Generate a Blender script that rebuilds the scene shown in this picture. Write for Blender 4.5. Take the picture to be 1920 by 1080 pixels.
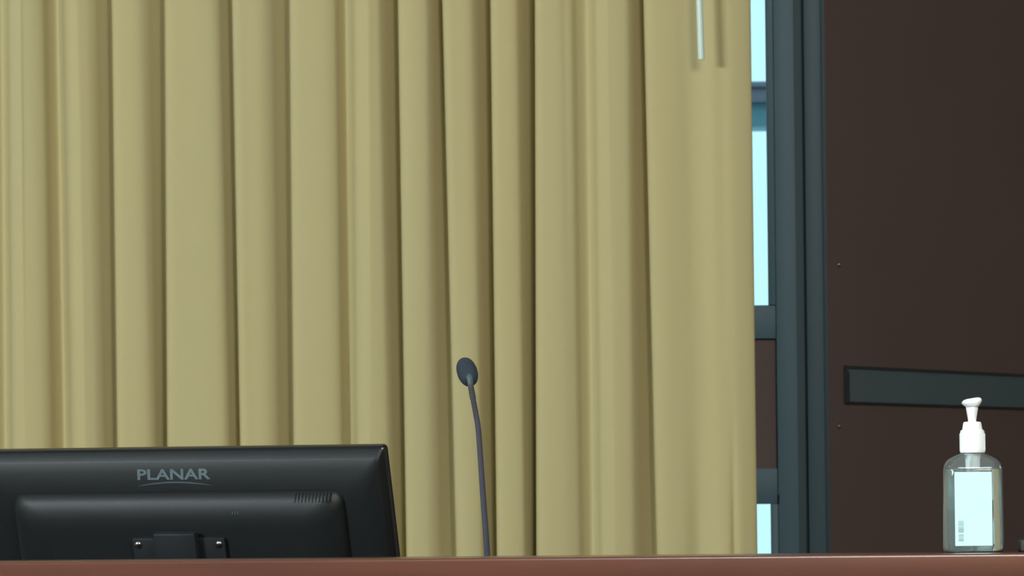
import bpy, bmesh, math, random
from mathutils import Vector, Matrix, Euler
from mathutils import noise as mnoise
S = bpy.context.scene
COL = S.collection
for o in list(bpy.data.objects):
    bpy.data.objects.remove(o)
PI = math.pi
R = math.radians

# ------------------------------------------------------------ camera
H = 1.30                       # camera height above the hall floor
FPX = 9216.0                   # focal length in pixels of the 1920 px frame
cam_d = bpy.data.cameras.new('camera')
cam = bpy.data.objects.new('camera', cam_d)
COL.objects.link(cam)
cam_d.sensor_width = 36.0
cam_d.lens = FPX / 1920 * 36.0
cam_d.clip_start = 0.05
cam_d.clip_end = 500
PITCH = math.degrees(math.atan(420 / FPX))
M_CAM = Matrix.Translation((0, 0, H)) @ Matrix.Rotation(R(90 + PITCH), 4, 'X') @ Matrix.Rotation(R(-0.5), 4, 'Z')
cam.matrix_world = M_CAM
cam_d.dof.use_dof = True
cam_d.dof.focus_distance = 5.45
cam_d.dof.aperture_fstop = 28
S.camera = cam

# ------------------------------------------------------------ world: bright overcast sky
world = bpy.data.worlds.new('sky')
S.world = world
world.use_nodes = True
nt = world.node_tree
nt.nodes.clear()
wo = nt.nodes.new('ShaderNodeOutputWorld')
bg = nt.nodes.new('ShaderNodeBackground')
tc = nt.nodes.new('ShaderNodeTexCoord')
nz = nt.nodes.new('ShaderNodeTexNoise')
nz.inputs['Scale'].default_value = 2.0
mx = nt.nodes.new('ShaderNodeMix'); mx.data_type = 'RGBA'
mx.inputs[6].default_value = (0.50, 0.93, 1.03, 1)
mx.inputs[7].default_value = (0.60, 0.95, 1.03, 1)
nt.links.new(tc.outputs['Generated'], nz.inputs['Vector'])
nt.links.new(nz.outputs['Fac'], mx.inputs[0])
nt.links.new(mx.outputs[2], bg.inputs['Color'])
bg.inputs['Strength'].default_value = 1.14
nt.links.new(bg.outputs[0], wo.inputs[0])

# ------------------------------------------------------------ exposure
vs = S.view_settings
vs.view_transform = 'Standard'
vs.look = 'None'
vs.gamma = 1.0
vs.use_curve_mapping = False
vs.exposure = 0.0

# ------------------------------------------------------------ ceiling lights and an added dais fill (area)
def area(name, loc, sx, sy, power, color, target=None):
    l = bpy.data.lights.new(name, 'AREA')
    l.shape = 'RECTANGLE'; l.size = sx; l.size_y = sy
    l.energy = power; l.color = color
    o = bpy.data.objects.new(name, l)
    COL.objects.link(o)
    o.location = loc
    if target is not None:
        d = Vector(target) - Vector(loc)
        o.rotation_euler = d.to_track_quat('-Z', 'Y').to_euler()
    return o
LC = (0.87, 1.0, 1.05)
CZ = 3.30                      # ceiling height
area('ceiling_light_key', (-4.1, 2.0, CZ - .12), 1.1, 0.5, 345, LC, (-0.2, 7.2, 1.2))
area('ceiling_light_second', (1.5, 1.1, CZ - .12), 1.0, 0.5, 66, (1.0, .80, .58), (0.2, 7.2, 1.2))
area('added_dais_fill', (0.9, 3.3, CZ - .10), 1.2, 0.6, 74, LC, (0.6, 5.3, 1.1))  # added lamp, brightens the bottle and the front faces at the ledge

# ------------------------------------------------------------ helpers
def pix(px, py, Y):
    """point at depth Y behind pixel (px, py) of the 1920x1080 frame"""
    d = M_CAM.to_3x3() @ Vector(((px - 960) / FPX, (540 - py) / FPX, -1.0))
    t = Y / d.y
    return Vector((0, 0, H)) + d * t

def mat(name, color, rough=0.6, metal=0.0, spec=0.5, noise=0.0, nscale=20.0, bump=0.0, bscale=200.0, stretch=(1, 1, 1), **kw):
    m = bpy.data.materials.new(name)
    m.use_nodes = True
    t = m.node_tree
    b = t.nodes['Principled BSDF']
    b.inputs['Base Color'].default_value = (*color, 1)
    b.inputs['Roughness'].default_value = rough
    b.inputs['Metallic'].default_value = metal
    b.inputs['Specular IOR Level'].default_value = spec
    for k, v in kw.items():
        b.inputs[k.replace('_', ' ')].default_value = v
    tcn = t.nodes.new('ShaderNodeTexCoord')
    mp = t.nodes.new('ShaderNodeMapping')
    mp.inputs['Scale'].default_value = stretch
    t.links.new(tcn.outputs['Object'], mp.inputs['Vector'])
    if noise > 0:
        n = t.nodes.new('ShaderNodeTexNoise')
        n.inputs['Scale'].default_value = nscale
        n.inputs['Detail'].default_value = 6
        t.links.new(mp.outputs[0], n.inputs['Vector'])
        x = t.nodes.new('ShaderNodeMix'); x.data_type = 'RGBA'
        x.inputs[6].default_value = (*[c * (1 - noise) for c in color], 1)
        x.inputs[7].default_value = (*[min(1, c * (1 + noise)) for c in color], 1)
        t.links.new(n.outputs['Fac'], x.inputs[0])
        t.links.new(x.outputs[2], b.inputs['Base Color'])
    if bump > 0:
        n2 = t.nodes.new('ShaderNodeTexNoise')
        n2.inputs['Scale'].default_value = bscale
        n2.inputs['Detail'].default_value = 3
        t.links.new(mp.outputs[0], n2.inputs['Vector'])
        bp = t.nodes.new('ShaderNodeBump')
        bp.inputs['Strength'].default_value = bump
        bp.inputs['Distance'].default_value = 0.002
        t.links.new(n2.outputs['Fac'], bp.inputs['Height'])
        t.links.new(bp.outputs[0], b.inputs['Normal'])
    return m

def link(name, me, m, parent=None, smooth=False):
    o = bpy.data.objects.new(name, me)
    COL.objects.link(o)
    if m is not None:
        me.materials.append(m)
    if parent is not None:
        o.parent = parent
    if smooth:
        for p in me.polygons:
            p.use_smooth = True
    return o

def build(name, bm, m, parent=None, smooth=False):
    bmesh.ops.recalc_face_normals(bm, faces=bm.faces)
    me = bpy.data.meshes.new(name)
    bm.to_mesh(me); bm.free()
    return link(name, me, m, parent, smooth)

def sharp(o, ang=35):
    me = o.data
    for p in me.polygons:
        p.use_smooth = True
    me.set_sharp_from_angle(angle=R(ang))
    return o

def box(bm, x0, x1, y0, y1, z0, z1, bev=0.0, seg=2, mtx=None):
    vs_ = [bm.verts.new((x, y, z)) for x in (x0, x1) for y in (y0, y1) for z in (z0, z1)]
    q = [(0, 1, 3, 2), (4, 6, 7, 5), (0, 4, 5, 1), (2, 3, 7, 6), (0, 2, 6, 4), (1, 5, 7, 3)]
    fs = [bm.faces.new([vs_[i] for i in f]) for f in q]
    if bev > 0:
        es = list({e for f in fs for e in f.edges})
        r = bmesh.ops.bevel(bm, geom=es, offset=bev, segments=seg, affect='EDGES', profile=0.5)
        vs_ = list({v for v in r['verts']} | {v for v in vs_ if v.is_valid})
    if mtx is not None:
        bmesh.ops.transform(bm, matrix=mtx, verts=[v for v in vs_ if v.is_valid])

def loft(bm, rings, cap0=True, cap1=True):
    vr = [[bm.verts.new(p) for p in r] for r in rings]
    n = len(vr[0])
    for a, b in zip(vr, vr[1:]):
        for i in range(n):
            bm.faces.new((a[i], a[(i + 1) % n], b[(i + 1) % n], b[i]))
    if cap0: bm.faces.new(list(reversed(vr[0])))
    if cap1: bm.faces.new(vr[-1])

def rrect(w, h, r, n=6, cx=0, cy=0):
    """rounded rectangle outline, list of (x, y)"""
    out = []
    for k, (sx, sy) in enumerate(((1, 1), (-1, 1), (-1, -1), (1, -1))):
        for i in range(n + 1):
            a = k * PI / 2 + i / n * PI / 2
            out.append((cx + sx * (w / 2 - r) + r * math.cos(a), cy + sy * (h / 2 - r) + r * math.sin(a)))
    return out

def tube(bm, pts, rad, n=16, cap=True):
    pts = [Vector(p) for p in pts]
    rings = []
    up = Vector((0.3, 1, 0.1)).normalized()
    for i, p in enumerate(pts):
        a = pts[max(0, i - 1)]; b = pts[min(len(pts) - 1, i + 1)]
        d = (b - a).normalized()
        u = up.cross(d).normalized(); v = d.cross(u).normalized()
        r = rad[i] if isinstance(rad, (list, tuple)) else rad
        rings.append([p + u * r * math.cos(2 * PI * k / n) + v * r * math.sin(2 * PI * k / n) for k in range(n)])
    loft(bm, rings, cap, cap)

def lathe(bm, prof, n=32, c=(0, 0, 0), sx=1.0, sy=1.0):
    rings = [[(c[0] + sx * r * math.cos(2 * PI * k / n), c[1] + sy * r * math.sin(2 * PI * k / n), c[2] + z) for k in range(n)] for r, z in prof]
    loft(bm, rings)

def catmull(pts, per):
    out = []
    P = [pts[0]] + list(pts) + [pts[-1]]
    for i in range(1, len(P) - 2):
        p0, p1, p2, p3 = P[i - 1], P[i], P[i + 1], P[i + 2]
        for k in range(per):
            t = k / per
            out.append(tuple(0.5 * ((2 * b) + (-a + c) * t + (2 * a - 5 * b + 4 * c - d) * t * t + (-a + 3 * b - 3 * c + d) * t ** 3)
                             for a, b, c, d in zip(p0, p1, p2, p3)))
    out.append(tuple(pts[-1]))
    return out

def centripetal(pts, per):
    """centripetal Catmull-Rom through 2D points: no overshoot where the spacing is uneven"""
    P = [Vector(p) for p in pts]
    P = [P[0] * 2 - P[1]] + P + [P[-1] * 2 - P[-2]]
    out = []
    for i in range(1, len(P) - 2):
        p0, p1, p2, p3 = P[i - 1:i + 3]
        t0 = 0.0
        t1 = t0 + max(1e-5, (p1 - p0).length) ** .5
        t2 = t1 + max(1e-5, (p2 - p1).length) ** .5
        t3 = t2 + max(1e-5, (p3 - p2).length) ** .5
        for k in range(per):
            t = t1 + (t2 - t1) * k / per
            a1 = p0 * ((t1 - t) / (t1 - t0)) + p1 * ((t - t0) / (t1 - t0))
            a2 = p1 * ((t2 - t) / (t2 - t1)) + p2 * ((t - t1) / (t2 - t1))
            a3 = p2 * ((t3 - t) / (t3 - t2)) + p3 * ((t - t2) / (t3 - t2))
            b1 = a1 * ((t2 - t) / (t2 - t0)) + a2 * ((t - t0) / (t2 - t0))
            b2 = a2 * ((t3 - t) / (t3 - t1)) + a3 * ((t - t1) / (t3 - t1))
            out.append(tuple(b1 * ((t2 - t) / (t2 - t1)) + b2 * ((t - t1) / (t2 - t1))))
    out.append(tuple(pts[-1]))
    return out

def empty(name, loc, rot=(0, 0, 0)):
    o = bpy.data.objects.new(name, None)
    COL.objects.link(o)
    o.location = loc; o.rotation_euler = rot
    o.empty_display_size = 0.05
    return o

def tag(o, label=None, cat=None, group=None, kind=None):
    if label: o['label'] = label
    if cat: o['category'] = cat
    if group: o['group'] = group
    if kind: o['kind'] = kind
    return o

# ------------------------------------------------------------ materials
m_brown = mat('dark_brown_wall', (0.128, 0.086, 0.082), 0.75, noise=0.12, nscale=3, bump=0.15, bscale=90)
m_grey = mat('grey_green_aluminium', (0.074, 0.138, 0.180), 0.55, noise=0.05, nscale=6)
m_groove_shadow = mat('frame_groove_and_shadow', (0.033, 0.066, 0.080), 0.6)  # darker frame grey: the groove, and the shadow painted at the frame's end
m_rail = mat('rail_grey', (0.082, 0.132, 0.155), 0.5, noise=0.05, nscale=8)
m_plaster = mat('painted_plaster', (0.50, 0.42, 0.30), 0.8, noise=0.04, nscale=5)
m_ceil = mat('ceiling_tile', (0.65, 0.65, 0.62), 0.85, noise=0.05, nscale=30)
m_carpet = mat('carpet', (0.10, 0.10, 0.11), 0.95, noise=0.3, nscale=150, bump=0.5, bscale=400)
m_black = mat('black', (0.004, 0.004, 0.004), 0.8)
m_screw = mat('screw_steel', (0.35, 0.33, 0.33), 0.3, metal=0.9)
m_pave = mat('exterior_paving', (0.6, 0.62, 0.62), 0.9, noise=0.1, nscale=1.5)
m_slate = mat('canopy_slate', (0.44, 0.46, 0.58), 0.6, noise=0.08, nscale=4)
m_teal = mat('canopy_teal', (0.32, 0.70, 0.85), 0.5, noise=0.05, nscale=4)

def wood_mat(name, c0, c1, rough=0.4):
    m = bpy.data.materials.new(name); m.use_nodes = True
    t = m.node_tree; b = t.nodes['Principled BSDF']
    tcn = t.nodes.new('ShaderNodeTexCoord'); mp = t.nodes.new('ShaderNodeMapping')
    mp.inputs['Scale'].default_value = (1.2, 10, 14)
    n = t.nodes.new('ShaderNodeTexNoise'); n.inputs['Scale'].default_value = 3; n.inputs['Detail'].default_value = 5
    n.inputs['Distortion'].default_value = 1.0
    cr = t.nodes.new('ShaderNodeValToRGB')
    cr.color_ramp.elements[0].color = (*c0, 1); cr.color_ramp.elements[0].position = 0.3
    cr.color_ramp.elements[1].color = (*c1, 1); cr.color_ramp.elements[1].position = 0.7
    t.links.new(tcn.outputs['Object'], mp.inputs[0]); t.links.new(mp.outputs[0], n.inputs['Vector'])
    t.links.new(n.outputs['Fac'], cr.inputs[0]); t.links.new(cr.outputs[0], b.inputs['Base Color'])
    b.inputs['Roughness'].default_value = rough
    return m
m_wood = wood_mat('cherry_wood', (0.098, 0.034, 0.022), (0.130, 0.043, 0.025), 0.35)
m_wood.node_tree.nodes['Principled BSDF'].inputs['Coat Weight'].default_value = .6
m_wood.node_tree.nodes['Principled BSDF'].inputs['Coat Roughness'].default_value = .18
m_worktop = wood_mat('worktop_laminate', (0.10, 0.07, 0.05), (0.14, 0.10, 0.075), 0.5)

def curtain_mat():
    m = bpy.data.materials.new('tan_curtain_cloth'); m.use_nodes = True
    t = m.node_tree; b = t.nodes['Principled BSDF']
    b.inputs['Roughness'].default_value = 0.85
    b.inputs['Specular IOR Level'].default_value = 0.15
    b.inputs['Sheen Weight'].default_value = 0.08
    tcn = t.nodes.new('ShaderNodeTexCoord')
    mp = t.nodes.new('ShaderNodeMapping'); mp.inputs['Scale'].default_value = (7, 7, 1.6)
    n = t.nodes.new('ShaderNodeTexNoise'); n.inputs['Scale'].default_value = 1.0; n.inputs['Detail'].default_value = 3
    x = t.nodes.new('ShaderNodeMix'); x.data_type = 'RGBA'
    x.inputs[6].default_value = (0.490, 0.402, 0.196, 1)
    x.inputs[7].default_value = (0.470, 0.410, 0.216, 1)
    t.links.new(tcn.outputs['Object'], mp.inputs[0]); t.links.new(mp.outputs[0], n.inputs['Vector'])
    t.links.new(n.outputs['Fac'], x.inputs[0]); t.links.new(x.outputs[2], b.inputs['Base Color'])
    w = t.nodes.new('ShaderNodeTexNoise'); w.inputs['Scale'].default_value = 600
    bp = t.nodes.new('ShaderNodeBump'); bp.inputs['Strength'].default_value = 0.15; bp.inputs['Distance'].default_value = 0.0006
    t.links.new(tcn.outputs['Object'], w.inputs['Vector'])
    t.links.new(w.outputs['Fac'], bp.inputs['Height']); t.links.new(bp.outputs[0], b.inputs['Normal'])
    return m
m_curtain = curtain_mat()

def glass_pane_mat():
    m = bpy.data.materials.new('window_glass'); m.use_nodes = True
    t = m.node_tree; t.nodes.clear()
    o = t.nodes.new('ShaderNodeOutputMaterial'); mixs = t.nodes.new('ShaderNodeMixShader')
    tr = t.nodes.new('ShaderNodeBsdfTransparent'); gl = t.nodes.new('ShaderNodeBsdfGlossy')
    tr.inputs[0].default_value = (0.97, 0.99, 1.0, 1)
    gl.inputs['Roughness'].default_value = 0.02
    f = t.nodes.new('ShaderNodeFresnel'); f.inputs[0].default_value = 1.3
    t.links.new(f.outputs[0], mixs.inputs[0]); t.links.new(tr.outputs[0], mixs.inputs[1]); t.links.new(gl.outputs[0], mixs.inputs[2])
    t.links.new(mixs.outputs[0], o.inputs[0])
    return m
m_glass = glass_pane_mat()

# ------------------------------------------------------------ setting
YC = 7.40                                   # curtain plane
YW = 7.66                                   # face of the window frame
PZ = 0.35                                   # dais platform height
XL = -5.2; XR = 3.4; YB = -1.6; YF = 13.6
x_end = pix(1556, 540, YW).x
ANG = 60.0
def room_slab(bm, z0, z1):
    c, sn = math.cos(R(ANG)), math.sin(R(ANG))
    xr = XR + .2
    yr = YW + .16 + (xr - x_end) * sn / c
    P = [(XL - .2, YB - .2), (xr, YB - .2), (xr, yr), (x_end - .1, YW + .16), (XL - .2, YW + .16)]
    loft(bm, [[(x, y, z) for x, y in P] for z in (z0, z1)])
bm = bmesh.new(); room_slab(bm, -0.2, 0.0)
tag(build('floor', bm, m_carpet), kind='structure')
bm = bmesh.new(); box(bm, XL, XR, 4.9, YW + .2, 0.0, PZ)
tag(build('floor_platform', bm, m_carpet), kind='structure')
bm = bmesh.new(); room_slab(bm, CZ, CZ + .2)
tag(build('ceiling', bm, m_ceil), kind='structure')
bm = bmesh.new(); box(bm, XL - .2, XL, YB - .2, YW + .2, 0.0, CZ)
tag(build('wall_left', bm, m_plaster), kind='structure')
bm = bmesh.new(); box(bm, XL - .2, XR + .2, YB - .2, YB, 0.0, CZ)
tag(build('wall_rear', bm, m_plaster), kind='structure')

# x of the frame's lines at any height: straight vertical members
def vx(px, py, Y):
    return pix(px, py, Y).x
x_glass = (vx(1435, 60, YW) + vx(1446, 945, YW)) / 2
x_bead = vx(1457, 760, YW)
x_j1 = vx(1494, 540, YW)
x_j2 = vx(1511, 540, YW)
x_j3 = vx(1544, 540, YW)
z_rail1 = pix(1425, 572, YW).z              # underside of the upper pane
z_panel1 = pix(1440, 635, YW).z
z_panel0 = pix(1440, 878, YW).z
z_pane0 = pix(1430, 945, YW).z
z_sill = PZ + 0.35

bm = bmesh.new(); box(bm, XL, x_end, YW, YW + .18, 0.0, z_sill)
box(bm, XL, x_end, YW, YW + .18, 2.86, CZ)
tag(build('wall_back', bm, m_plaster), kind='structure')

# window: an Empty that parents frame pieces and panes
win = empty('window_1', (x_glass, YW, z_sill)); tag(win, kind='structure')
def wpart(name, bm, m):
    o = build(name, bm, m)
    o.parent = win
    o.matrix_parent_inverse = Matrix.Translation((-x_glass, -YW, -z_sill))
    sharp(o)
    return o
ZT = 2.86
MULL = [x_bead - 1.25 * k for k in range(0, 4)]
bm = bmesh.new(); box(bm, x_bead, x_j1, YW + .000, YW + .14, z_sill, ZT, .002)
wpart('jamb', bm, m_grey)
bm = bmesh.new(); box(bm, x_j1 - .001, x_j2 + .001, YW + .014, YW + .14, z_sill, ZT)
wpart('frame_groove', bm, m_groove_shadow)
bm = bmesh.new(); box(bm, x_j2, x_j3, YW - .004, YW + .14, z_sill, ZT, .003)
wpart('jamb', bm, mat('outer_jamb_grey', (0.050, 0.092, 0.122), 0.55))
bm = bmesh.new(); box(bm, x_j3, x_end + .002, YW + .012, YW + .14, z_sill, ZT, .002)
wpart('jamb', bm, m_groove_shadow)  # end shadow of the frame, put in as a dark strip
for k in range(1, 4):
    bm = bmesh.new(); box(bm, MULL[k] - .05, MULL[k], YW, YW + .14, z_sill, ZT, .002)
    wpart('mullion', bm, m_grey)
for (za, zb) in ((z_panel1, z_rail1), (z_pane0, z_panel0)):
    bm = bmesh.new(); box(bm, MULL[3], x_bead, YW + .004, YW + .13, za, zb, .0015)
    wpart('cross_rail', bm, m_grey)
for (za, zb) in ((z_sill, z_sill + .05), (ZT - .06, ZT)):
    bm = bmesh.new(); box(bm, MULL[3], x_bead, YW + .004, YW + .13, za, zb, .0015)
    wpart('cross_rail', bm, m_grey)
for k in range(3):
    xa, xb = MULL[k + 1], MULL[k] - (0.05 if k else 0)
    # glazing beads on the jamb side, panes, and the brown infill panel
    for (za, zb) in ((z_rail1, ZT - .06), (z_sill + .05, z_pane0)):
        bm = bmesh.new()
        bw = x_bead - x_glass
        box(bm, xb - bw, xb, YW + .0005, YW + .014, za, zb, .001)
        box(bm, xa, xa + bw, YW + .0005, YW + .014, za, zb, .001)
        wpart('glazing_bead', bm, m_grey)
        bm = bmesh.new(); box(bm, xa + bw - .002, xb - bw + .002, YW + .012, YW + .0155, za - .002, zb + .002)
        wpart('pane', bm, m_glass)
    bm = bmesh.new(); box(bm, xa, xb, YW + .012, YW + .06, z_panel0, z_panel1)
    wpart('infill_panel', bm, m_brown)
p = pix(1460, 936, YW)
bm = bmesh.new(); box(bm, p.x - .0012, p.x + .0012, YW - .001, YW + .004, p.z - .007, p.z + .007)
wpart('latch_slot', bm, m_black)

# right wall: dark brown, running away to the right from the jamb
wr = empty('wall_right', (x_end, YW + .01, 0), (0, 0, R(ANG))); tag(wr, kind='structure')
WL = 5.9
bm = bmesh.new(); box(bm, 0, WL, 0, .03, 0, CZ)
build('wall_panel', bm, m_brown, wr)
bm = bmesh.new(); box(bm, XR, XR + .2, YB - .2, YF, 0.0, CZ)
tag(build('wall_side', bm, m_plaster), kind='structure')

def on_wall(px, py, off=0.0):
    """local (u, z) on the right wall's face"""
    d = M_CAM.to_3x3() @ Vector(((px - 960) / FPX, (540 - py) / FPX, -1.0))
    o = Vector((x_end, YW + .01, 0)); n = Vector((-math.sin(R(ANG)), math.cos(R(ANG)), 0))
    o = o - n * off
    t = (o - Vector((0, 0, H))).dot(n) / d.dot(n)
    q = Vector((0, 0, H)) + d * t
    u = (q - o).dot(Vector((math.cos(R(ANG)), math.sin(R(ANG)), 0)))
    return u, q.z
for (px, py) in ((1573, 496), (1573, 799)):
    u, z = on_wall(px, py)
    bm = bmesh.new()
    lathe(bm, [(.0001, 0), (.0042, 0), (.0040, .0014), (.0025, .0026), (.0001, .003)], 16)
    o = build('screw', bm, m_screw, wr, True)
    o.location = (u, 0, z); o.rotation_euler = (R(90), 0, 0)

# grey rail on the brown wall
RD = .008
u0, zt = on_wall(1590, 692, RD); _, zb = on_wall(1590, 756, RD)
u1, zt1 = on_wall(1920, 704, RD)
rail = empty('wall_rail', wr.matrix_basis @ Vector((u0, 0, zb)), (0, 0, R(ANG)))
tag(rail, 'dark grey-green horizontal rail on the dark brown wall behind the sanitizer bottle', 'rail')
hh = zt - zb; RL = 1.25
bm = bmesh.new()
prof = [(-.0005, .000), (-RD + .004, .000), (-RD, .003), (-RD, hh - .005), (-RD + .005, hh), (-.0005, hh)]
loft(bm, [[(x, y, z) for y, z in prof] for x in (.004, RL)])
sharp(build('rail_body', bm, m_rail, rail))
bm = bmesh.new()
prof = [(-.0005, -.0012), (-RD + .004, -.0012), (-RD - .001, .0035), (-RD - .001, hh - .005), (-RD + .005, hh + .0012), (-.0005, hh + .0012)]
loft(bm, [[(x, y, z) for y, z in prof] for x in (0, .004)])
sharp(build('end_cap', bm, mat('end_cap_grey', (0.028, 0.036, 0.038), .5), rail))
bm = bmesh.new()
prof = [(-RD + .005, hh + .0002), (-RD + .006, hh + .004), (-.0005, hh + .006), (-.0005, hh + .0002)]
loft(bm, [[(x, y, z) for y, z in prof] for x in (0, RL)])
sharp(build('top_flange', bm, mat('flange_dark', (0.020, 0.026, 0.030), .5), rail))

# outside: paving and a canopy beam on posts
bm = bmesh.new(); box(bm, -25, 25, YW + .2, 40, -0.25, -0.05)
tag(build('ground_outside', bm, m_pave), kind='structure')
YE = 10.5
cb = empty('exterior_canopy', (-1.0, YE, -0.05)); tag(cb, 'blue-grey canopy beam outside, seen in the window gap beside the curtain', 'canopy')
za = pix(1420, 236, YE).z; zm = pix(1420, 191, YE).z; zc = pix(1420, 153, YE).z
inv = Vector((-1.0, YE, -0.05))
def cpart(name, bm, m):
    bmesh.ops.translate(bm, vec=-inv, verts=bm.verts)
    return sharp(build(name, bm, m, cb))
bm = bmesh.new(); box(bm, -6, 1.5, YE + .02, YE + .16, za, zm, .004); cpart('lower_beam', bm, m_teal)
bm = bmesh.new(); box(bm, -6, 1.5, YE, YE + .3, zm, zc - .012, .004); box(bm, -6, 1.5, YE - .01, YE + .32, zc - .012, zc, .003)
cpart('fascia', bm, m_slate)
for x in (-5.9, -2.4):
    bm = bmesh.new(); box(bm, x - .05, x + .05, YE + .03, YE + .13, -.05, za, .004); cpart('post', bm, m_slate)

# ------------------------------------------------------------ curtain
# folds: left edge px at the frame's top / bottom, start of the turning-away side, depth, sharp flag
F = [
    (-1120, -1106, -1062, -1048, .036, 1),
    (-1015, -1001, -957, -943, .040, 0),
    (-925, -911, -867, -853, .034, 1),
    (-820, -806, -762, -748, .038, 1),
    (-705, -691, -647, -633, .033, 0),
    (-610, -596, -552, -538, .040, 1),
    (-500, -486, -442, -428, .036, 0),
    (-388, -372, -320, -306, .040, 1), (-290, -276, -228, -214, .035, 1), (-195, -184, -130, -118, .030, 0), (-92, -84, -30, -20, .032, 0),
    (12, 21, 74, 94, .030, 0), (115, 133, 172, 192, .036, 0), (213, 226, 270, 290, .038, 1),
    (312, 318, 404, 430, .040, 1), (438, 457, 500, 517, .036, 1), (545, 555, 622, 640, .042, 1),
    (657, 665, 714, 734, .030, 0), (748, 764, 804, 816, .042, 1), (831, 857, 887, 908, .040, 1),
    (921, 933, 972, 987, .046, 1), (1004, 1007, 1062, 1078, .050, 1), (1108, 1120, 1178, 1190, .027, 0),
    (1207, 1232, 1390, 1404, .042, 1),
]
XE = (1405, 1418)
zA = pix(960, 0, YC).z; zB = pix(960, 1040, YC).z
def fx(pair, z, d=0.0):
    """x of a fold line at height z (lines are straight down the cloth)"""
    a = pix(pair[0], 0, YC); b = pix(pair[1], 1040, YC)
    t = (a.z - z) / (a.z - b.z)
    if t < 0: t = t / (1 - t)
    if t > 1.0: t = 1 + (t - 1) / (1 + (t - 1) * 1.2)
    return a.x + (b.x - a.x) * t

AM = 1.02
def section(z):
    P = []
    n = len(F)
    for i, f in enumerate(F):
        L = fx(f[0:2], z); Bx = fx(f[2:4], z)
        nx = F[i + 1] if i + 1 < n else None
        Rx = fx(nx[0:2], z) if nx else fx(XE, z)
        A = f[4] * AM
        w = (mnoise.noise((i * 3.7, 0, z * 1.3)))
        jit = .0022 * w
        if f[5]:
            P += [(L + .0075, A * 1.0), (L + .0040, A * .55), (L + .0002, .014), (L + .0010, .0050), (L + .006, .0012)]
        else:
            P += [(L - .007, A * 1.0), (L + .001, A * .72), (L + .008, A * .30), (L + .015, .0040), (L + .024, .0008)]
        if nx is None:
            break
        An = nx[4] * AM
        P += [(L + max((Bx - L) * .40, 0 if f[5] else .027), .0006 + jit), (L + (Bx - L) * .74, .0026 + jit), (Bx - .004, .0058 + jit)]
        if nx[5]:
            P += [(Bx + (Rx - Bx) * .14, An * .31), (Bx + (Rx - Bx) * .45, An * .60), (Bx + (Rx - Bx) * .88, An * .95)]
        else:
            P += [(Bx + (Rx - Bx) * .14, An * .34), (Bx + (Rx - Bx) * .42, An * .70)]
    # last wide flat fold with shallow waves
    L = fx(F[-1][0:2], z); E = fx(XE, z); W = E - L
    g = max(0.0, min(1.0, (1.43 - z) / .18))
    for s, d in ((.13, .0), (.27, .003), (.42, .0085 + .003 * g), (.52, .0075), (.62, .0018), (.72, .001)):
        P.append((L + W * s, d + .0012 * mnoise.noise((s * 9, 5, z * 2.2))))
    P += [(L + W * .775, .0045 * g + .001), (L + W * .82, .0015), (L + W * .92, .006), (L + W * .985, .0105), (L + W * .998, .0125), (L + W * .992, .017), (L + W * .93, .0185)]
    return P
ZTOP = 2.72; ZBOT = PZ + .03
rows = 46
bm = bmesh.new(); grid = []
for r in range(rows + 1):
    z = ZBOT + (ZTOP - ZBOT) * r / rows
    sec = centripetal(section(z), 6)
    grid.append([bm.verts.new((x, YC - .03 + d + .0012 * mnoise.noise((x * 6, z * 2.5, 1.0)), z)) for x, d in sec])
for a, b in zip(grid, grid[1:]):
    for i in range(len(a) - 1):
        bm.faces.new((a[i], a[i + 1], b[i + 1], b[i]))
me = bpy.data.meshes.new('cloth'); bm.to_mesh(me); bm.free()
cur = link('curtain', me, m_curtain, None, True)
tag(cur, 'floor-length tan pleated curtain drawn across the window behind the dais', 'curtain')
sol = cur.modifiers.new('thickness', 'SOLIDIFY'); sol.thickness = 0.0012; sol.offset = 1

# curtain track on the ceiling and the white draw wand
trk = empty('curtain_track', (XL + .05, YC, ZTOP)); tag(trk, 'white metal curtain track fixed above the tan curtain', 'track')
x0t = XL + .05
m_white = mat('white_plastic', (0.80, 0.83, 0.82), 0.35, noise=.02)
m_wand = mat('wand_plastic', (0.72, 0.86, 0.78), 0.25, noise=.03, Transmission_Weight=.15)
bm = bmesh.new(); box(bm, 0, .62 - x0t + .2, -.02, .05, .0, .03, .003); build('rail', bm, m_white, trk)
for k in range(9):
    bm = bmesh.new(); box(bm, k * .46 + .05, k * .46 + .08, -.01, .03, .03, CZ - ZTOP, .001); build('bracket', bm, m_white, trk)
pb = pix(1315, 111.5, YC - .068); pt = pix(1311.2, 0, YC - .068)
dr = (pt - pb); s = (ZTOP - .0 - pb.z) / dr.z
top = pb + dr * s
wd = empty('curtain_wand', top); tag(wd, 'white plastic draw wand hanging in front of the tan curtain near its right edge', 'wand')
bm = bmesh.new()
tube(bm, [pb - top, pb - top + dr.normalized() * .003, (pb - top) * .5, (0, 0, -.03)], [.0047, .0050, .0050, .0046], 10)
sharp(build('rod', bm, m_wand, wd))
bm = bmesh.new(); tube(bm, [(0, 0, -.035), (0, .01, -.01), (0, .04, .0)], .003, 8); build('hook', bm, m_white, wd, True)

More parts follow.
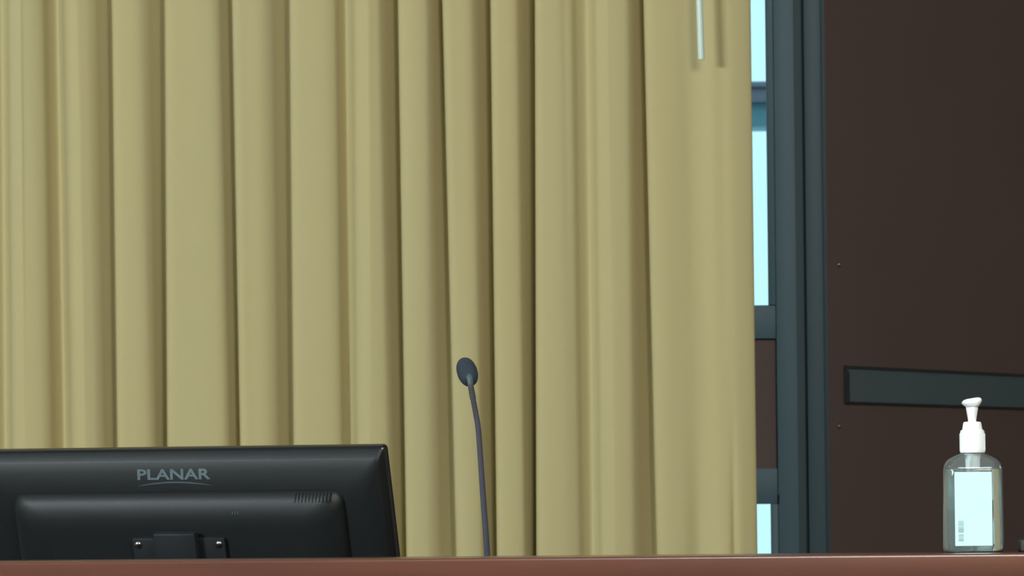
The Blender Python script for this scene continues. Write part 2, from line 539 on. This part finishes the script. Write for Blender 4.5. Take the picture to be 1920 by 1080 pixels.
# ------------------------------------------------------------ council dais
YL0, YL1 = 5.20, 5.42                        # ledge cap front and back
ZL = pix(960, 1045.5, YL0).z
dais = empty('council_dais', (0, YL0, 0)); tag(dais, 'long reddish-brown wooden council dais with a raised front ledge', 'desk')
wt = empty('dais_worktop', (0, YL1 + .001, PZ)); tag(wt, 'dark worktop behind the wooden ledge, under the monitor and the microphone', 'worktop')
def dpart(name, bm, m, root=None):
    root = root or dais
    bmesh.ops.translate(bm, vec=-Vector(root.location), verts=bm.verts)
    return sharp(build(name, bm, m, root), 50)
DX0, DX1 = -2.6, 2.6
bm = bmesh.new(); box(bm, DX0, DX1, YL0, YL1, ZL - .045, ZL, .0034, 4); dpart('ledge_cap', bm, m_wood)
bm = bmesh.new(); box(bm, DX0 + .02, DX1 - .02, YL0 + .03, YL1 - .002, 0.0, ZL - .045); dpart('front_panel', bm, m_wood)
ZD = ZL - .27
bm = bmesh.new(); box(bm, DX0 + .02, DX1 - .02, YL1 + .001, YL0 + .92, ZD - .035, ZD, .003); dpart('top_board', bm, m_worktop, wt)
for x in (DX0 + .02, -.9, .9, DX1 - .06):
    bm = bmesh.new(); box(bm, x, x + .04, YL1 + .001, YL0 + .8, PZ, ZD - .035); dpart('support_panel', bm, m_wood, wt)

# ------------------------------------------------------------ monitor seen from behind
m_mon = mat('monitor_black_plastic', (0.0045, 0.0062, 0.0064), 0.52, spec=0.40, noise=.1, nscale=40, bump=.08, bscale=900)
m_monb = mat('bezel_black', (0.010, 0.012, 0.014), 0.30)
m_logo = mat('logo_grey_print', (0.070, 0.102, 0.114), 0.4)
m_vesa = mat('mount_steel_black', (0.011, 0.013, 0.015), 0.45, spec=.3)
m_scr = mat('screw_zinc', (0.55, 0.58, 0.58), 0.25, metal=1.0)
MY = 5.70; YAW = 18.0; TILT = 18.0
MW, MH = .508, .325
# the monitor's frame: local x right (seen from behind), local y into the screen, local z up
rot = Matrix.Rotation(R(-YAW), 4, 'Z') @ Matrix.Rotation(R(TILT), 4, 'X')
mc = pix(353, 1102, MY)
mon = empty('computer_monitor', (mc.x, mc.y, ZD)); tag(mon, 'black computer monitor seen from behind with grey maker lettering', 'monitor')
Mm = Matrix.Translation((0, 0, mc.z - ZD)) @ rot
def mpart(name, bm, m, parent=None, sm=True):
    bmesh.ops.transform(bm, matrix=Mm, verts=bm.verts)
    o = build(name, bm, m, parent or mon)
    if sm: sharp(o, 40)
    return o
def zring(w, h, r, y, cz=0.0, n=5):
    return [(x, y, z) for x, z in rrect(w, h, r, n, 0, cz)]
ZM = 0.0
# bezel: thin outer frame; the back face is at y = 0, the screen at y = +0.03
bm = bmesh.new()
loft(bm, [zring(MW - .004, MH - .004, .004, .0305), zring(MW, MH, .005, .028), zring(MW, MH, .005, .017), zring(MW - .002, MH - .002, .005, .0155)])
mpart('bezel', bm, m_monb)
bm = bmesh.new(); box(bm, -MW / 2 + .018, MW / 2 - .018, .0302, .0312, -MH / 2 + .02, MH / 2 - .016)
mpart('screen', bm, mat('screen_dark', (.01, .011, .013), .15))
bm = bmesh.new()
loft(bm, [zring(MW - .003, MH - .003, .004, .0156), zring(MW - .005, MH - .005, .004, .0142), zring(MW - .010, MH - .020, .005, .0072), zring(MW - .012, MH - .024, .006, .0060), zring(MW - .024, MH - .046, .010, .0030), zring(MW - .042, MH - .070, .016, .0009), zring(MW - .06, MH - .10, .022, -.0002), zring(MW - .08, MH - .13, .03, -.0004)])
back = mpart('back_cover', bm, m_mon)
# raised electronics housing
HZ = .011; HW = .408; HH = .214
bm = bmesh.new()
loft(bm, [zring(HW, HH, .016, .004, HZ), zring(HW, HH, .016, -.0025, HZ), zring(HW - .003, HH - .004, .016, -.0055, HZ), zring(HW - .010, HH - .011, .016, -.0105, HZ),
          zring(HW - .022, HH - .022, .016, -.0142, HZ), zring(HW - .040, HH - .038, .016, -.0172, HZ), zring(HW - .060, HH - .056, .016, -.0188, HZ), zring(HW - .085, HH - .080, .016, -.0194, HZ)])
mpart('rear_housing', bm, m_mon)
m_slot = mat('slot_dark', (.006, .007, .0075), .7, spec=.15)
# vent slots along the housing's upper shoulder
for k in range(11):
    bm = bmesh.new()
    xk = .150 + .0042 * k
    zt_ = HZ + HH / 2
    pr = [(-.0064, zt_ - .0022), (-.0112, zt_ - .0056), (-.0146, zt_ - .0112), (-.010, zt_ - .0112), (-.003, zt_ - .0022)]
    loft(bm, [[(x, y, z) for y, z in pr] for x in (xk - .0005, xk + .0005)])
    mpart('vent_slot', bm, m_slot, None, False)
# lettering
def text_mesh(s, size, ext, off=0.0):
    c = bpy.data.curves.new('t', 'FONT'); c.body = s; c.size = size; c.extrude = ext; c.offset = off
    c.align_x = 'CENTER'; c.resolution_u = 3
    o = bpy.data.objects.new('t', c); COL.objects.link(o)
    dg = bpy.context.evaluated_depsgraph_get()
    me = bpy.data.meshes.new_from_object(o.evaluated_get(dg))
    bpy.data.objects.remove(o); bpy.data.curves.remove(c)
    return me
tm = text_mesh('PLANAR', .0172, .0002, .00042)
bm = bmesh.new(); bm.from_mesh(tm)
zs = [v.co.y for v in bm.verts]; xs = [v.co.x for v in bm.verts]
sx = .0905 / (max(xs) - min(xs)); sy = .0122 / (max(zs) - min(zs)); xm = (max(xs) + min(xs)) / 2
LZ = MH / 2 - .0255
for v in bm.verts:
    v.co = Vector(((v.co.x - xm) * sx - .001, .0010 - v.co.z + ((v.co.y - min(zs)) * sy) * .20, (v.co.y - min(zs)) * sy + LZ - .006))
lg = mpart('logo_lettering', bm, m_logo, None, False)
bm = bmesh.new()
N = 20; ra = []; rb = []
for k in range(N + 1):
    t = k / N * 2 - 1
    x = t * .046 - .001; z = LZ - .0092 - .0042 * t * t
    th = .0014 * (1 - abs(t) ** 3) + .0001
    ra.append((x, z + th / 2)); rb.append((x, z - th / 2))
loop = ra + rb[::-1]
loft(bm, [[(x, y, z) for x, z in loop] for y in (.0002, .0018)])
mpart('logo_arc', bm, m_logo, None, False)
# VESA mount, screws, arm post and base
VZ = .011; MX = .005
zv = mc.z - ZD
bm = bmesh.new(); box(bm, MX - .057, MX + .057, -.0245, -.0190, VZ - .057, VZ + .057, .0012)
mpart('mount_plate', bm, m_vesa)
bm = bmesh.new(); box(bm, MX - .026, MX + .026, -.036, -.0245, VZ - .06, VZ + .0665, .0025)
mpart('tilt_bracket', bm, m_vesa)
for sx_ in (-.05, .05):
    for sz_ in (-.05, .05):
        bm = bmesh.new()
        lathe(bm, [(.0001, .0), (.0042, .0), (.0040, .0012), (.0026, .0024), (.0001, .0028)], 16)
        bmesh.ops.transform(bm, matrix=Matrix.Translation((MX + sx_, -.0245, VZ + sz_)) @ Matrix.Rotation(R(90), 4, 'X'), verts=bm.verts)
        mpart('screw', bm, m_scr)
for k, dx in enumerate((.0735, .0770, .0800)):
    bm = bmesh.new(); box(bm, dx - .0005, dx + .0005, -.0184, -.0150, VZ + .0835, VZ + .0860 + .0004 * k)
    mpart('key_mark', bm, m_logo, None, False)
# stand column (vertical, not tilted) and foot
ctr = Mm @ Vector((MX, -.040, VZ - .02))
bm = bmesh.new()
loft(bm, [[(x, y, 0.012) for x, y in rrect(.06, .03, .008, 4)], [(x + ctr.x * .5, y + ctr.y * .5, ctr.z * .5) for x, y in rrect(.055, .026, .008, 4)], [(x + ctr.x, y + ctr.y - .0, ctr.z + .02) for x, y in rrect(.045, .022, .008, 4)]])
sharp(build('stand_column', bm, m_vesa, mon))
bm = bmesh.new()
loft(bm, [[(x, y, 0) for x, y in rrect(.24, .19, .03, 6)], [(x, y, .010) for x, y in rrect(.24, .19, .03, 6)], [(x, y, .013) for x, y in rrect(.22, .17, .03, 6)]])
sharp(build('stand_foot', bm, m_vesa, mon))

# ------------------------------------------------------------ gooseneck microphone
m_foam = mat('foam_windscreen', (0.028, 0.040, 0.056), 0.95, noise=.25, nscale=900, bump=.8, bscale=1500)
m_neck = mat('gooseneck_black', (0.050, 0.050, 0.068), 0.30, noise=.1, nscale=60)
m_collar = mat('collar_grey', (0.060, 0.085, 0.088), 0.5)
YM = 5.62
def mp_(px, py, dy=0.0): return pix(px, py, YM + dy)
path = [mp_(918, 1120, .0), mp_(914.5, 1060), mp_(911, 1000), mp_(905.5, 925), mp_(901, 860), mp_(896.8, 805), mp_(892, 775), mp_(886.5, 745, -.001), mp_(882.8, 725, -.003), mp_(881, 711, -.003)]
b0 = path[0]; base = Vector((b0.x + .004, YM, ZD))
mic = empty('gooseneck_microphone', base); tag(mic, 'slim black gooseneck microphone with grey foam tip rising beside the monitor', 'microphone')
full = [Vector((base.x, base.y, ZD + .03))] + path
pp = [Vector(q) - base for q in catmull([tuple(v) for v in full], 8)]
cut = int(len(pp) * .80)
def micpart(name, bm, m): return sharp(build(name, bm, m, mic), 40)
# lower neck with fine rings
rr = []; qq = []
low = pp[:cut + 1]
dense = []
for a, b in zip(low, low[1:]):
    k = max(1, int((b - a).length / .0016))
    dense += [a.lerp(b, j / k) for j in range(k)]
dense.append(low[-1])
L_ = len(dense)
rad = [(.0040 - .0009 * i / L_) + (.00018 if i % 2 else 0) for i in range(L_)]
bm = bmesh.new(); tube(bm, dense, rad, 12); micpart('gooseneck', bm, m_neck)
bm = bmesh.new(); up_ = pp[cut - 1:]
tube(bm, up_, [.0036 - .0004 * i / len(up_) for i in range(len(up_))], 14)
micpart('upper_tube', bm, mat('upper_tube_grey', (0.052, 0.056, 0.060), .4))
# capsule: axis leaning away from the camera
cc = mp_(876, 697.5, .016) - base
ax = Vector((-.20, math.sin(R(52)), math.cos(R(52)))).normalized()
q = Vector((0, 0, 1)).rotation_difference(ax).to_matrix().to_4x4()
bm = bmesh.new()
prof = []
for k in range(25):
    a = -PI / 2 + PI * k / 24
    r_ = .0118 * max(.001, math.cos(a)) ** .68
    prof.append((max(.0002, r_), .0215 * math.sin(a)))
lathe(bm, prof, 28)
bmesh.ops.transform(bm, matrix=Matrix.Translation(cc) @ q, verts=bm.verts)
micpart('foam_windscreen', bm, m_foam)
endp = pp[-1]
bm = bmesh.new()
tube(bm, [endp - (endp - pp[-4]).normalized() * .006, endp, endp + Vector((-.0004, .003, .0032)), cc - ax * .012], [.0034, .0040, .0046, .0046], 16)
micpart('collar', bm, m_collar)
bm = bmesh.new()
lathe(bm, [(.042, 0), (.042, .008), (.036, .018), (.020, .026), (.010, .034), (.0055, .045)], 32)
micpart('base', bm, m_neck)

# ------------------------------------------------------------ hand sanitizer bottle
YS = 5.32
sb = pix(1826, 1036, YS); sc = YS / FPX
bot = empty('sanitizer_bottle', (sb.x, YS, ZL)); tag(bot, 'clear pump bottle of hand sanitizer with white label, standing on the wooden ledge', 'bottle')
m_clear = bpy.data.materials.new('clear_bottle_plastic'); m_clear.use_nodes = True
t = m_clear.node_tree; t.nodes.clear()
o_ = t.nodes.new('ShaderNodeOutputMaterial'); a_ = t.nodes.new('ShaderNodeMixShader'); b_ = t.nodes.new('ShaderNodeMixShader')
trn = t.nodes.new('ShaderNodeBsdfTransparent'); trn.inputs[0].default_value = (.94, .96, .96, 1)
glo = t.nodes.new('ShaderNodeBsdfGlossy'); glo.inputs['Roughness'].default_value = .08
dif = t.nodes.new('ShaderNodeBsdfDiffuse'); dif.inputs[0].default_value = (.62, .70, .68, 1)
fr = t.nodes.new('ShaderNodeFresnel'); fr.inputs[0].default_value = 1.45
b_.inputs[0].default_value = .13
t.links.new(trn.outputs[0], b_.inputs[1]); t.links.new(dif.outputs[0], b_.inputs[2])
t.links.new(fr.outputs[0], a_.inputs[0]); t.links.new(b_.outputs[0], a_.inputs[1]); t.links.new(glo.outputs[0], a_.inputs[2])
t.links.new(a_.outputs[0], o_.inputs[0])
m_gel = mat('clear_gel', (.93, .97, .96), .02, Transmission_Weight=1.0, IOR=1.34)
m_cap = mat('white_pump_plastic', (0.93, 0.97, 0.97), 0.35, noise=.01)
m_label = mat('label_paper', (0.60, 0.96, 1.0), 0.5, noise=.0, nscale=4)
m_lgrey = mat('label_grey_print', (0.33, 0.45, 0.46), 0.6)
def hz(py): return (1036.5 - py) * sc
def wx(w): return w * sc
DEPTH = .040
def srect(w, d, z, r, n=6): return [(x, y, z) for x, y in rrect(w, d, r, n)]
W0 = wx(113)
def body_rings(k):
    return [srect(wx(104) * k, .034 * k, hz(1036.5) + (1 - k) * .03, .012 * k), srect(wx(112) * k, (DEPTH - .001) * k, hz(1032) + (1 - k) * .03, .013 * k), srect(W0 * k, DEPTH * k, hz(1020), .014 * k),
            srect(wx(111) * k, DEPTH * k, hz(940), .014 * k), srect(wx(110) * k, DEPTH * k, hz(884), .014 * k)]
sh = [srect(wx(109.5), .0394, hz(880), .014), srect(wx(108.5), .0377, hz(876), .0145), srect(wx(106), .0342, hz(871), .0145), srect(wx(99), .0305, hz(865), .0145), srect(wx(84), .0275, hz(859.5), .0130), srect(wx(64), .0252, hz(854.5), .0122), srect(wx(48), .0245, hz(851.5), .0115),
      srect(wx(40), wx(40), hz(849.5), wx(19.9)), srect(wx(38), wx(38), hz(838), wx(18.9))]
bm = bmesh.new(); loft(bm, body_rings(1.0) + sh); sharp(build('bottle_body', bm, m_clear, bot), 60)
bm = bmesh.new(); rg = body_rings(.94)
rg[-1] = srect(wx(110) * .95, DEPTH * .95, hz(884), .013)
rg += [srect(wx(108) * .95, .0372, hz(881), .013), srect(wx(103) * .95, .033, hz(879.3), .012)]
# cap ring (lathe parts)
def lat(name, prof, m, n=40, parent=None):
    bm = bmesh.new(); lathe(bm, [(wx(r), hz(y)) for r, y in prof], n); return sharp(build(name, bm, m, parent or bot), 30)
loft(bm, rg); sharp(build('gel', bm, m_gel, bot), 60)
capo = lat('screw_cap', [(19, 850.5), (23.2, 849.5), (23.8, 846), (23.0, 812), (22.0, 808), (19.0, 806.5), (19.0, 806), (17.0, 794.5), (15.5, 792), (6, 791)], m_cap)
for k in range(40):
    a = 2 * PI * k / 40
    if k == 0:
        rb_bm = bmesh.new()
    box(rb_bm, wx(22.8), wx(24.1), -.0005, .0005, hz(846), hz(814), 0, 1, Matrix.Rotation(a, 4, 'Z'))
build('cap_ribs', rb_bm, m_cap, capo)
lat('pump_stem', [(7.4, 795), (7.6, 789), (9.0, 780), (11.2, 768), (12.0, 760)], m_cap)
# pump head: flat-topped spout pointing at the camera, wider at the top
bm = bmesh.new()
def hring(y0, y1, w0, tilt, n=8, z=0.0, r=.3):
    pts = rrect(w0, y1 - y0, min(w0, y1 - y0) * r, 5, 0, (y0 + y1) / 2)
    return [(wx(x), wx(y), z + wx(tilt * x)) for x, y in pts]
loft(bm, [hring(-11, 11, 22, 0, z=hz(765), r=.45), hring(-13, 14, 27, 0.02, z=hz(761.5)), hring(-15, 20, 33, .08, z=hz(758)), hring(-16, 26, 36, .12, z=hz(755)), hring(-16, 27, 35, .15, z=hz(751.5)), hring(-14, 24, 30, .16, z=hz(749)), hring(-9, 18, 20, .16, z=hz(747.6))])
head = sharp(build('pump_head', bm, m_cap, bot), 60)
bm = bmesh.new(); tube(bm, [(0, wx(18), hz(756)), (0, wx(40), hz(757)), (0, wx(46), hz(760))], [wx(5), wx(4.5), wx(4)], 14); build('nozzle', bm, m_cap, bot, True)
# dip tube and pump chamber below the cap
lat('pump_chamber', [(6, 900), (11, 896), (13.5, 884), (14, 862), (15.5, 856), (15.5, 842)], mat('chamber_frosted', (.80, .93, .93), .4, noise=.02))
bm = bmesh.new(); tube(bm, [(0, 0, hz(898)), (0, .001, hz(960)), (.001, .003, hz(1028))], .0022, 10); build('dip_tube', bm, mat('tube_clear', (.7, .8, .8), .3), bot, True)
# label on the front, wrapped a little proud of the body
bm = bmesh.new()
lx0, lx1 = wx(1787.7 - 1825.5), wx(1857.5 - 1825.5)
box(bm, lx0, lx1, -DEPTH / 2 - .0009, -DEPTH / 2 - .0003, hz(1024), hz(886), .0003, 1)
lab = build('front_label', bm, m_label, bot)
bm = bmesh.new()
box(bm, wx(-34), wx(34), DEPTH / 2 + .0003, DEPTH / 2 + .0009, hz(1024), hz(886), .0003, 1)
build('back_label', bm, m_label, bot)
bm = bmesh.new()
rs = random.Random(4)
def blk(ya, yb, x0, x1, step):
    y = ya
    while y < yb:
        w = step * rs.uniform(.5, .9)
        box(bm, wx(x0 - 1825.5), wx(x1 - 1825.5), -DEPTH / 2 - .0011, -DEPTH / 2 - .0009, hz(y + w), hz(y))
        y += step
blk(977, 998, 1793.5, 1804, 2.3); blk(1002, 1013.5, 1794, 1803.5, 1.9)
build('label_print', bm, m_lgrey, lab)

# small block at the right end of the ledge
p = pix(1911, 1034, 5.33)
bx = empty('small_box', (p.x, 5.33, ZL)); tag(bx, 'small dark grey block on the ledge right of the sanitizer, cut by the frame', 'box')
bm = bmesh.new(); box(bm, 0, .07, -.02, .02, 0, .0135, .003, 3)
sharp(build('block', bm, mat('grey_block_plastic', (.034, .030, .030), .7), bx), 40)
